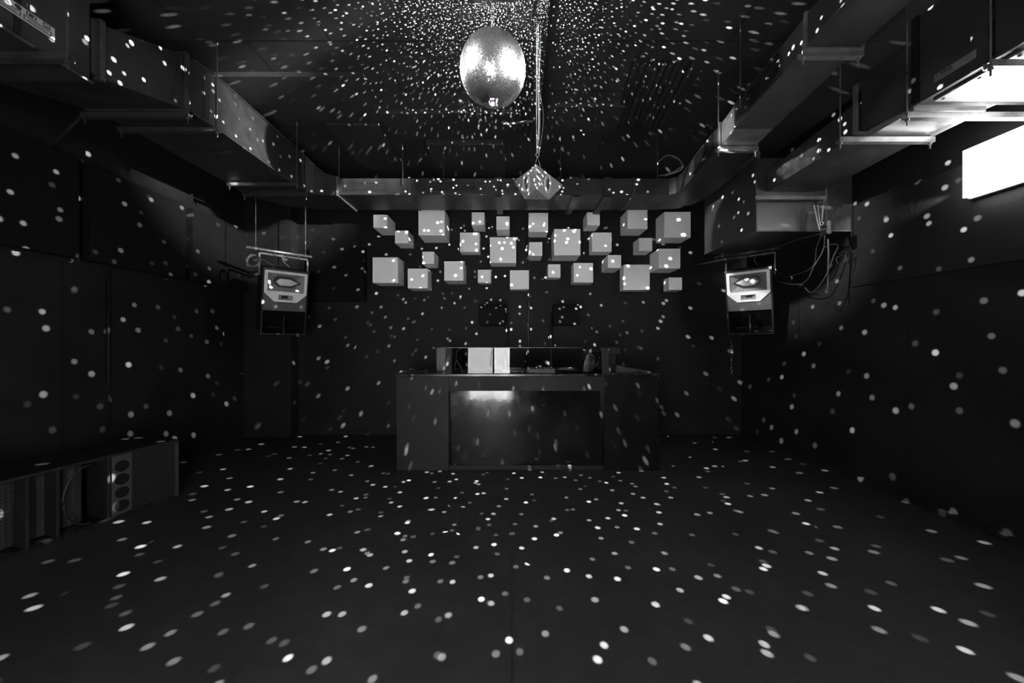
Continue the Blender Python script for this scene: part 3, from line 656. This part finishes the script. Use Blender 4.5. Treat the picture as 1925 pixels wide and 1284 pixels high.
# gear on the counter
def put(name, lab, cat, parts, loc, group=None):
    t = thing(name, lab, cat, loc, group)
    for nm, bb, m, bv in parts: bb.build(nm, m, t, bevel=bv)
    return t
def knobs(x0, x1, y0, y1, z, nx, ny, r=.008):
    b = MB()
    for i in range(nx):
        for j in range(ny): b.cyl((x0 + (x1 - x0) * i / (nx - 1), y0 + (y1 - y0) * j / max(1, ny - 1), z), (x0 + (x1 - x0) * i / (nx - 1), y0 + (y1 - y0) * j / max(1, ny - 1), z + .014), r, 8)
    return b
def deck(x0, x1, lab):
    t = thing('media_player', lab, 'DJ player', ((x0 + x1) / 2, 4.4, BTOP), 'players on the DJ booth')
    MB().box((x0, 4.22, BTOP), (x1, 4.58, BTOP + .035)).build('body', M_dark, t, bevel=.006)
    c = Vector(((x0 + x1) / 2, 4.37, BTOP + .035)); MB().cyl(c, c + Vector((0, 0, .012)), .095, 32).build('jog_wheel', M_white, t)
    MB().box((x0 + .05, 4.49, BTOP + .035), (x1 - .05, 4.56, BTOP + .043)).build('display', M_gloss, t)
    MB().box((x0 + .02, 4.235, BTOP + .035), (x0 + .05, 4.30, BTOP + .040)).build('button', M_white, t)
deck(-.12, .17, 'flat DJ player on the booth counter, left of the mixer'); deck(.56, .84, 'flat DJ player on the booth counter, right of the mixer')
t = thing('mixer', 'pale DJ mixer in the middle of the booth counter', 'mixer', (.36, 4.4, BTOP))
MB().box((.2, 4.22, BTOP), (.53, 4.58, BTOP + .045)).build('body', M_frame, t, bevel=.004)
knobs(.24, .49, 4.30, 4.54, BTOP + .045, 6, 5).build('knob', M_black, t)
# monitor speakers at the ends of the booth
def curvy_monitor(cx, cy, lab, s=1, yaw=0):
    """rounded black stage monitor leaning towards the DJ"""
    t = thing('booth_monitor', lab, 'monitor speaker', (cx, cy, BTOP))
    prof = [(-.14, 0), (.12, 0), (.17, .10), (.16, .22), (.10, .31), (-.02, .31), (-.09, .24), (-.13, .12)]
    R = Matrix.Translation((cx, cy, BTOP)) @ Matrix.Rotation(yaw, 4, 'Z')
    b = MB()
    b.loft([[R @ Vector((s * px * k, y, pz * (1 if k == 1 else .97) + (0 if k == 1 else .005))) for px, pz in prof] for y, k in ((-.13, .9), (-.11, 1), (.13, 1), (.15, .9))])
    b.build('cabinet', M_dark, t, bevel=.02, seg=4, smooth=True)
    b = MB(); b.box((s * -.135, -.09, .02), (s * -.125, .11, .12)); b.build('grille', M_perf, t, M=R)
    MB().tube([R @ Vector(p_) for p_ in ((s * -.02, -.15, .04), (s * .04, -.17, .10), (s * .07, -.15, .2))], .006, 6).build('cable', M_cabg, t, smooth=True)
    return t
curvy_monitor(P(1112, 0, 4.32).x, 4.32, 'rounded glossy black monitor speaker at the right end of the booth counter', 1, -.1)
put('amplifier_rack', 'flat black boxes stacked on the right part of the booth counter', 'amplifier', [
    ('top_unit', MB().box((1.20, 4.5, BTOP + .22), (1.42, 4.72, BTOP + .30)), M_black, .004), ('bottom_unit', MB().box((1.20, 4.5, BTOP), (1.36, 4.72, BTOP + .22)), M_black, .004)], (1.3, 4.6, BTOP))
put('booth_monitor', 'square black monitor speaker at the left end of the booth counter', 'monitor speaker', [
    ('cabinet', MB().box((-.97, 4.40, BTOP), (-.80, 4.68, BTOP + .31)), M_black, .003), ('front_grille', MB().box((-.80, 4.42, BTOP + .03), (-.795, 4.66, BTOP + .28)), M_dark, 0)], (-.88, 4.54, BTOP))
# tilted board at right end, small tripod left
b = MB(); b.loft([[Vector((1.28, 4.2, BTOP + .09)), Vector((1.70, 4.2, BTOP + .015)), Vector((1.70, 4.2, BTOP + .001)), Vector((1.28, 4.2, BTOP + .001))], [Vector((1.28, 4.45, BTOP + .09)), Vector((1.70, 4.45, BTOP + .015)), Vector((1.70, 4.45, BTOP + .001)), Vector((1.28, 4.45, BTOP + .001))]])
tag(b.build('sloped_tray', M_duct, bevel=.003), 'low sloping black tray at the right end of the booth counter', 'tray')
t = thing('tripod_stand', 'small metal tripod stand behind the left end of the acrylic screen', 'stand', (-.69, 4.25, BTOP))
ap = Vector((-.69, 4.25, BTOP + .16))
for k in range(3):
    a_ = 2 * PI * k / 3 + .4; MB().tube([ap, Vector((ap.x + .09 * math.cos(a_), ap.y + .09 * math.sin(a_), BTOP + .004))], .005, 6).build('leg', M_galv, t)
MB().tube([ap, ap + Vector((0, 0, .1)), ap + Vector((.06, 0, .14))], .005, 6).build('boom', M_galv, t)
b = MB(); b.tube([P(770, 699, 4.2), P(785, 697, 4.2), P(802, 696.5, 4.2)], .006, 6); b.bm.verts.ensure_lookup_table()
lz = min(v.co.z for v in b.bm.verts)
bmesh.ops.translate(b.bm, vec=(0, 0, BTOP - lz), verts=b.bm.verts)
tag(b.build('loose_cable', M_steel), 'short loose cable end lying on the left side of the booth counter', 'cable')
# hanging monitors on poles behind the booth
def pole_monitor(x0, x1, xp, lab):
    t = thing('pole_speaker', lab, 'loudspeaker', (xp, 5.3, 0), 'speakers on poles behind the DJ booth')
    z0, z1 = 1.78, 2.1
    MB().loft([[Vector((x0, 5.08, z0)), Vector((x1, 5.08, z0)), Vector((x1, 5.08, z1 - .08)), Vector((x0, 5.08, z1 - .08))], [Vector((x0, 5.14, z0 - .0)), Vector((x1, 5.14, z0)), Vector((x1, 5.14, z1)), Vector((x0, 5.14, z1))],
               [Vector((x0 + .03, 5.45, z0)), Vector((x1 - .03, 5.45, z0)), Vector((x1 - .03, 5.45, z1)), Vector((x0 + .03, 5.45, z1))]]).build('cabinet', M_panel, t, bevel=.006)
    MB().tube([(xp, 5.5, .02), (xp, 5.5, z1 - .1)], .018, 12).build('pole', M_duct, t, smooth=True)
    MB().tube([(xp, 5.5, z1 - .15), ((x0 + x1) / 2, 5.4, z1 - .15)], .014, 8).build('arm', M_duct, t)
pole_monitor(-.50, -.10, -.09, 'black loudspeaker on a pole behind the DJ booth, left of the wall pipe')
pole_monitor(.61, 1.00, .62, 'black loudspeaker on a pole behind the DJ booth, right of the wall pipe')

# ------------------------------------------------------------------ hanging horn loudspeakers
def horn_speaker(side, label):
    """side -1 left, +1 right: cabinet local frame: x right, z up, front = -y"""
    W, H, DP = .53, .90, .38
    topc = P(539, 507, 4.62) if side < 0 else P(1404, 506, 4.62)
    yaw = math.radians(44) * (1 if side < 0 else -1)
    R = Matrix.Translation(topc) @ Matrix.Rotation(yaw, 4, 'Z') @ Matrix.Rotation(math.radians(14), 4, 'X')
    t = thing('horn_loudspeaker', label, 'loudspeaker', topc, 'horn loudspeakers in the back corners')
    fy = 0
    hw = W / 2; w_ = .018
    def V(*p): return Vector(p)
    # shell: sides, top, bottom, back
    b = MB()
    b.box((-hw, 0, -H), (-hw + w_, DP, 0)); b.box((hw - w_, 0, -H), (hw, DP, 0)); b.box((-hw + w_, 0, -w_), (hw - w_, DP, 0)); b.box((-hw + w_, 0, -H), (hw - w_, DP, -H + w_)); b.box((-hw + w_, DP - w_, -H + w_), (hw - w_, DP, -w_))
    b.build('cabinet', M_booth, t, M=R)
    # mid board
    z_a = -.565
    b = MB()
    b.box((-hw + w_, .004, z_a), (hw - w_, .02, -.452))
    b.box((-hw + w_, .004, -.452), (-.09, .02, -.318)); b.box((.09, .004, -.452), (hw - w_, .02, -.318))
    b.box((-hw + w_, .004, -.318), (-hw + .045, .02, -w_)); b.box((hw - .045, .004, -.318), (hw - w_, .02, -w_)); b.box((-hw + .045, .004, -.05), (hw - .045, .02, -w_))
    b.build('front_board', mat('horn_speaker_board', .05, .5), t, M=R)
    # pale baffle plate with tapered lower edge, built as frame with openings
    bz = [(-hw + .02, -.03), (hw - .02, -.03), (hw - .02, -.30), (hw - .14, -.44), (-hw + .17, -.44), (-hw + .02, -.30)]
    b = MB(); y0, y1 = -.018, .003
    def quad(x0, x1, z0, z1): b.box((x0, y0, z0), (x1, y1, z1))
    quad(-hw + .02, hw - .02, -.06, -.03); quad(-hw + .02, -hw + .055, -.30, -.06); quad(hw - .055, hw - .02, -.30, -.06)
    mx0, mx1 = -.085, .085
    quad(-hw + .02, hw - .02, -.325, -.30)
    def tri(pts): b.loft([[V(x_, y0, z_) for x_, z_ in pts], [V(x_, y1, z_) for x_, z_ in pts]])
    tri([(-hw + .02, -.325), (mx0, -.325), (mx0, -.44), (-.13, -.44)])
    tri([(mx1, -.325), (hw - .02, -.325), (.13, -.44), (mx1, -.44)])
    quad(mx0, mx1, -.345, -.325); quad(mx0, mx1, -.44, -.41)
    b.build('baffle_plate', M_frame, t, M=R)
    # big horn flare
    ox0, ox1, oz0, oz1 = -hw + .055, hw - .055, -.30, -.06; zc = -.175
    ix0, ix1, iz0, iz1 = -.12, .12, zc - .045, zc + .045
    b = MB(); b.loft([[V(ox0, .0, oz0), V(ox1, .0, oz0), V(ox1, .0, oz1), V(ox0, .0, oz1)], [V(ix0, .11, iz0), V(ix1, .11, iz0), V(ix1, .11, iz1), V(ix0, .11, iz1)]], cap=False)
    hn = b.build('horn_flare', M_horn, t, M=R)
    # front board sits behind; dark mouth and phase plug
    MB().box((ix0, .108, iz0), (ix1, .115, iz1)).build('horn_throat', M_black, hn, M=R)
    b = MB(); b.hull([V(-.115, .005, zc), V(-.07, .0, zc + .045), V(.05, .0, zc + .045), V(.145, .005, zc), V(.05, .0, zc - .045), V(-.07, .0, zc - .045), V(-.06, -.03, zc), V(.05, -.03, zc), V(-.08, .1, zc + .03), V(.08, .1, zc + .03), V(.08, .1, zc - .03), V(-.08, .1, zc - .03)])
    if side > 0: bmesh.ops.scale(b.bm, vec=(-1, 1, 1), verts=b.bm.verts)
    b.build('phase_plug', M_frame, hn, M=R, bevel=.002)
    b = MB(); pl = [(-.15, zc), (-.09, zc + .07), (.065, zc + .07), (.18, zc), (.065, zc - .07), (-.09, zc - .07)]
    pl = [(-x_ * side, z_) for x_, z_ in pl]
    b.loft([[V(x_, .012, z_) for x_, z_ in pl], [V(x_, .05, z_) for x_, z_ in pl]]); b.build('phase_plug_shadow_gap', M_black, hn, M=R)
    # tweeter
    b = MB(); b.loft([[V(mx0, -.002, -.41), V(mx1, -.002, -.41), V(mx1, -.002, -.345), V(mx0, -.002, -.345)], [V(-.035, .05, -.395), V(.035, .05, -.395), V(.035, .05, -.36), V(-.035, .05, -.36)]], cap=False)
    tw = b.build('tweeter_flare', M_horn, t, M=R)
    MB().box((-.036, .048, -.396), (.036, .052, -.359)).build('tweeter_throat', M_black, tw, M=R)
    # bass horn mouth with fin
    b = MB(); b.loft([[V(-hw + w_, .02, z_a), V(hw - w_, .02, z_a), V(hw - w_, DP - .06, -H + w_ + .02), V(-hw + w_, DP - .06, -H + w_ + .02)], [V(-hw + w_, .03, z_a), V(hw - w_, .03, z_a), V(hw - w_, DP - .05, -H + w_ + .02), V(-hw + w_, DP - .05, -H + w_ + .02)]]); b.build('bass_horn_panel', M_dark, t, M=R)
    MB().box((-.008, .01, -H + w_), (.008, .2, z_a - .07)).build('bass_horn_fin', M_booth, t, M=R)
    # U bracket
    br_ = MB()
    a1 = R @ V(-hw - .015, DP * .35, -.12); a2 = R @ V(hw + .015, DP * .35, -.12)
    u1 = a1 + Vector((0, 0, .29)); u2 = a2 + Vector((0, 0, .29))
    br_.tube([a1, u1], .012, 8).tube([a2, u2], .012, 8).tube([u1, u2], .014, 8)
    br_.build('yoke', M_galv if side < 0 else M_steel, t)
    return t, u1, u2
hl, l1, l2 = horn_speaker(-1, 'grey horn loudspeaker hanging in the back left corner')
hr_, r1, r2 = horn_speaker(1, 'grey horn loudspeaker hanging in the back right corner')
# rig bars they hang from
def rig_bar(u1, u2, lab, m, zt=ROOM_H, ext=.14):
    t = thing('rig_bar', lab, 'rigging bar', (u1 + u2) / 2)
    dd = (u2 - u1).normalized(); z = Vector((0, 0, .05)); a = u1 - dd * ext + z; c = u2 + dd * ext * .4 + z
    MB().tube([a, c], .018, 12).build('bar', m, t, smooth=True)
    for q in (a + dd * .1, c - dd * .08):
        MB().tube([q, Vector((q.x, q.y, zt))], .005, 6).build('drop_rod', M_steel, t)
        MB().cyl(q - dd * .02, q + dd * .02, .03, 12).build('clamp', M_steel, t)
    q = (u1 + u2) / 2
    for k in (.3, .55, .8):
        q = u1 * (1 - k) + u2 * k; b = MB(); b.cyl(q - dd * .012, q + dd * .012, .024, 10); b.tube([q, q + z], .006, 6); b.build('clamp', M_steel, t)
    return a, c
la, lc = rig_bar(l1, l2, 'bright steel rigging bar above the left horn loudspeaker', M_galv, zt=3.475)
ra, rc = rig_bar(r1, r2, 'dull steel rigging bar above the right horn loudspeaker', M_steel, zt=2.765)
# coiled cable left
b = MB(); c0 = P(476, 490, 4.5)
pts = []
for i in range(90):
    t = i / 90 * 2 * PI * 4; R_ = .075 + .008 * math.sin(i * .7)
    pts.append(c0 + Vector((R_ * math.cos(t) + .004 * math.sin(i), .02 * math.sin(i * .3), R_ * math.sin(t))))
b.tube(pts, .006, 6); tag(b.build('coiled_cable', M_cabg, smooth=True), 'coil of cable hung beside the left horn loudspeaker', 'cable')
for k, (pp, m) in enumerate([([P(481, 480, 4.45), P(500, 492, 4.5), P(520, 500, 4.6), P(534, 490, 4.7)], M_cable), ([P(530, 478, 4.6), P(533, 492, 4.62), P(545, 503, 4.7)], M_cabg)]):
    o = MB().tube(bez(pp), .008, 6).build('speaker_cable', m, smooth=True)
    tag(o, ['black cable drooping over the left horn loudspeaker from the coil', 'short grey cable dropping from the left rigging bar to the loudspeaker'][k], 'cable')
# hoist and cables at the right corner
t = thing('chain_hoist', 'small black pulley hoist hanging in front of the corner plenum box', 'hoist', P(1552, 430, 3.6))
q = P(1553, 436, 3.62)
b = MB(); 
for dz in (.0, .07): b.cyl(q + Vector((0, -.03, dz)), q + Vector((0, .03, dz)), .032, 16)
b.build('pulley', M_black, t)
b = MB(); b.box((q.x - .016, q.y - .035, q.z - .03), (q.x + .016, q.y + .035, q.z + .11)); b.build('pulley_frame', M_steel, t, bevel=.004)
MB().torus(q + Vector((-.05, 0, .09)), .018, .004, (0, 1, 0), 16, 6).build('ring', M_galv, t, smooth=True)
MB().tube([q + Vector((0, 0, .1)), Vector((q.x, q.y, 3.2))], .005, 6).build('drop_line', M_cable, t)
cabs = [
 ([P(1530, 386, 3.66), P(1535, 410, 3.66), P(1541, 433, 3.64)], .007, M_cabg, 'pale strap, left of the three hanging at the plenum box'),
 ([P(1536, 386, 3.68), P(1540, 412, 3.66), P(1543, 433, 3.65)], .006, M_cabg, 'pale strap, middle of the three hanging at the plenum box'),
 ([P(1547, 386, 3.68), P(1545, 410, 3.67), P(1543, 433, 3.66)], .007, M_cabg, 'pale strap, right of the three hanging at the plenum box'),
 ([P(1550, 438, 3.7), P(1500, 450, 3.95), P(1440, 470, 4.3), P(1350, 490, 4.9), P(1300, 500, 5.5)], .011, M_cable, 'thick black cable stretching from the hoist towards the back wall'),
 ([P(1545, 440, 3.7), P(1535, 465, 3.8), P(1528, 500, 3.9), P(1500, 515, 4.1), P(1470, 520, 4.4), P(1448, 517, 4.6)], .007, M_cable, 'black cable looping from the hoist to the right horn loudspeaker'),
 ([P(1550, 442, 3.7), P(1547, 470, 3.75), P(1530, 500, 3.8), P(1515, 528, 3.9), P(1490, 535, 4.1), P(1452, 525, 4.5)], .006, M_cable, 'lowest slack black cable below the hoist'),
 ([P(1546, 468, 3.7), P(1560, 460, 3.7), P(1575, 462, 3.7), P(1567, 480, 3.7), P(1558, 505, 3.7), P(1545, 530, 3.72), P(1525, 550, 3.76), P(1512, 540, 3.8)], .006, M_cable, 'dark cable looping on the right of the hoist'),
 ([P(1575, 476, 3.7), P(1590, 474, 3.7), P(1588, 490, 3.7), P(1578, 497, 3.7), P(1572, 485, 3.7), P(1597, 474, 3.7)], .004, M_cable, 'thin curled cable end beside the right wall'),
 ([P(1556, 448, 3.7), P(1557, 480, 3.7), P(1556, 510, 3.72), P(1556, 548, 3.72)], .009, M_cable, 'straight black cable hanging down from the hoist'),
 ([P(1420, 481, 4.45), P(1418, 490, 4.5), P(1425, 500, 4.6)], .004, M_cabg, 'thin grey wire over the top of the right horn loudspeaker'),
 ([P(1440, 498, 4.55), P(1452, 500, 4.5), P(1462, 512, 4.45), P(1480, 528, 4.3), P(1510, 536, 4.1)], .005, M_cable, 'dark cable leaving the top of the right horn loudspeaker')]
for pp, r_, m, lab in cabs:
    tag(MB().tube(bez(pp, 8), r_, 6).build('hanging_cable', m, smooth=True), lab, 'cable', 'cables in the back right corner')
tag(MB().tube(bez([P(1236, 305, 4.3), P(1255, 292, 4.3), P(1276, 300, 4.35), P(1282, 316, 4.4), P(1262, 327, 4.45), P(1240, 330, 4.5)], 10), .009, 8).build('hanging_cable', M_cabg, smooth=True), 'pale cable looped over the right end of the cross duct', 'cable', 'cables on the cross duct')
tag(MB().tube(bez([P(1238, 331, 4.45), P(1262, 325, 4.4), P(1284, 312, 4.35), P(1276, 322, 4.4), P(1250, 331, 4.45)], 10), .007, 8).build('hanging_cable', M_cabg, smooth=True), 'second pale cable bunched at the right end of the cross duct', 'cable', 'cables on the cross duct')
tag(MB().tube(bez([P(1262, 380, 5.0), P(1285, 387, 4.9), P(1310, 380, 4.7), P(1330, 360, 4.5)], 10), .006, 8).build('hanging_cable', M_cable, smooth=True), 'black cable sagging below the right end of the cross duct', 'cable', 'cables on the cross duct')

# ------------------------------------------------------------------ bench of bass bins at the left wall
o3 = Vector((-3.33, 3.41, 0)); dirv = Vector((-.212, -.977, 0)).normalized(); nrm_ = Vector((dirv.y, -dirv.x, 0))  # nrm_ towards the wall
if nrm_.x > 0: nrm_ = -nrm_
bn = thing('bass_bin', 'long low black bass speaker cabinet lying along the left wall', 'speaker cabinet', o3)
MATB = Matrix(((dirv.x, nrm_.x, 0, o3.x), (dirv.y, nrm_.y, 0, o3.y), (0, 0, 1, 0), (0, 0, 0, 1)))
# local: x along the bench towards the camera, y into the wall, z up
LB, DB, HB = 1.5, .55, .545
MB().box((0, -.012, HB), (LB, DB, HB + .022)).build('top_board', M_booth, bn, M=MATB, bevel=.003)
MB().box((0, 0, 0), (LB, DB, .03)).build('bottom_board', M_dark, bn, M=MATB)
MB().box((0, DB - .02, .03), (LB, DB, HB)).build('back_board', M_dark, bn, M=MATB)
MB().box((0, 0, .03), (.03, DB - .02, HB)).build('end_board', M_booth, bn, M=MATB)
MB().box((-.004, -.016, 0), (.02, -.0, HB)).build('corner_edge', M_steel, bn, M=MATB)
MB().box((.03, 0, .03), (.345, .02, HB)).build('front_panel', M_booth, bn, M=MATB)
# ported strip
b = MB(); xs0, xs1 = .347, .478; n = 24
b.box((xs0, .0, .03), (xs1, .02, HB)); pb = b.build('port_strip', mat('port_strip_paint', .03, .6), bn, M=MATB)
b = MB()
for k in range(4):
    c = Vector(((xs0 + xs1) / 2, 0, .10 + k * .115)); b.cyl(c + Vector((0, -.004, 0)), c + Vector((0, .001, 0)), .048, 24)
b.build('port_hole', M_panel, pb, M=MATB)
for xx, tname in ((.49, 'divider'), (.778, 'divider'), (.925, 'divider'), (1.22, 'divider'), (1.48, 'divider')):
    MB().box((xx, 0.0, .03), (xx + .018, DB - .02, HB)).build(tname, M_booth, bn, M=MATB)
for a0, a1 in ((.60, .778), (.80, .925), (.945, 1.22), (1.24, 1.48)):
    MB().box((a0, .12, .04), (a1, .13, HB - .01)).build('speaker_grille', M_perf, bn, M=MATB)
b = MB(); pts = [Vector((.60 + .15 * math.sin(t_), .02, .28 + .24 * math.cos(t_))) for t_ in [PI * .5 + PI * (k / 16 - .5) * 1.0 for k in range(17)]]
b.tube(pts, .008, 6).build('curved_horn_edge', M_booth, bn, M=MATB)

# ------------------------------------------------------------------ flood light on right wall
fl = thing('flood_light', 'bright rectangular flood light panel on the right wall', 'lamp', (3.76, 2.3, 2.7))
MB().box((3.72, 1.75, 2.69), (3.769, 2.80, 3.09)).build('lamp_back', M_galv, fl, bevel=.004)
b = MB()
for k in range(4): b.box((3.665, 1.77, 2.70 + k * .097), (3.719, 2.79, 2.70 + k * .097 + .092))
b.build('lit_panel', M_lamp, fl, bevel=.002)
b = MB()
for k in range(1, 4): b.box((3.662, 1.77, 2.70 + k * .097 - .004), (3.715, 2.79, 2.70 + k * .097 - .001))
b.build('divider_slat', M_white, fl)

add_light('added_wall_streak_spot', 'SPOT', (3.735, 2.84, 2.80), 55, (3.772, 3.75, 2.74), spot_size=math.radians(26), spot_blend=1, shadow_soft_size=.012)  # added spot that draws the streak of light along the right wall
# plaster damage on the back right corner
b = MB(); rn = random.Random(5)
for k in range(16):
    z = 1.0 + k * .035; x_ = 3.64 + rn.uniform(-.01, .01); s_ = rn.uniform(.004, .012)
    b.box((x_ - s_, ROOM_B - .003, z), (x_ + s_, ROOM_B - .0005, z + rn.uniform(.01, .035)))
tag(b.build('plaster_crack', M_dust), 'thin vertical plaster crack on the back wall below the right horn loudspeaker', 'crack')
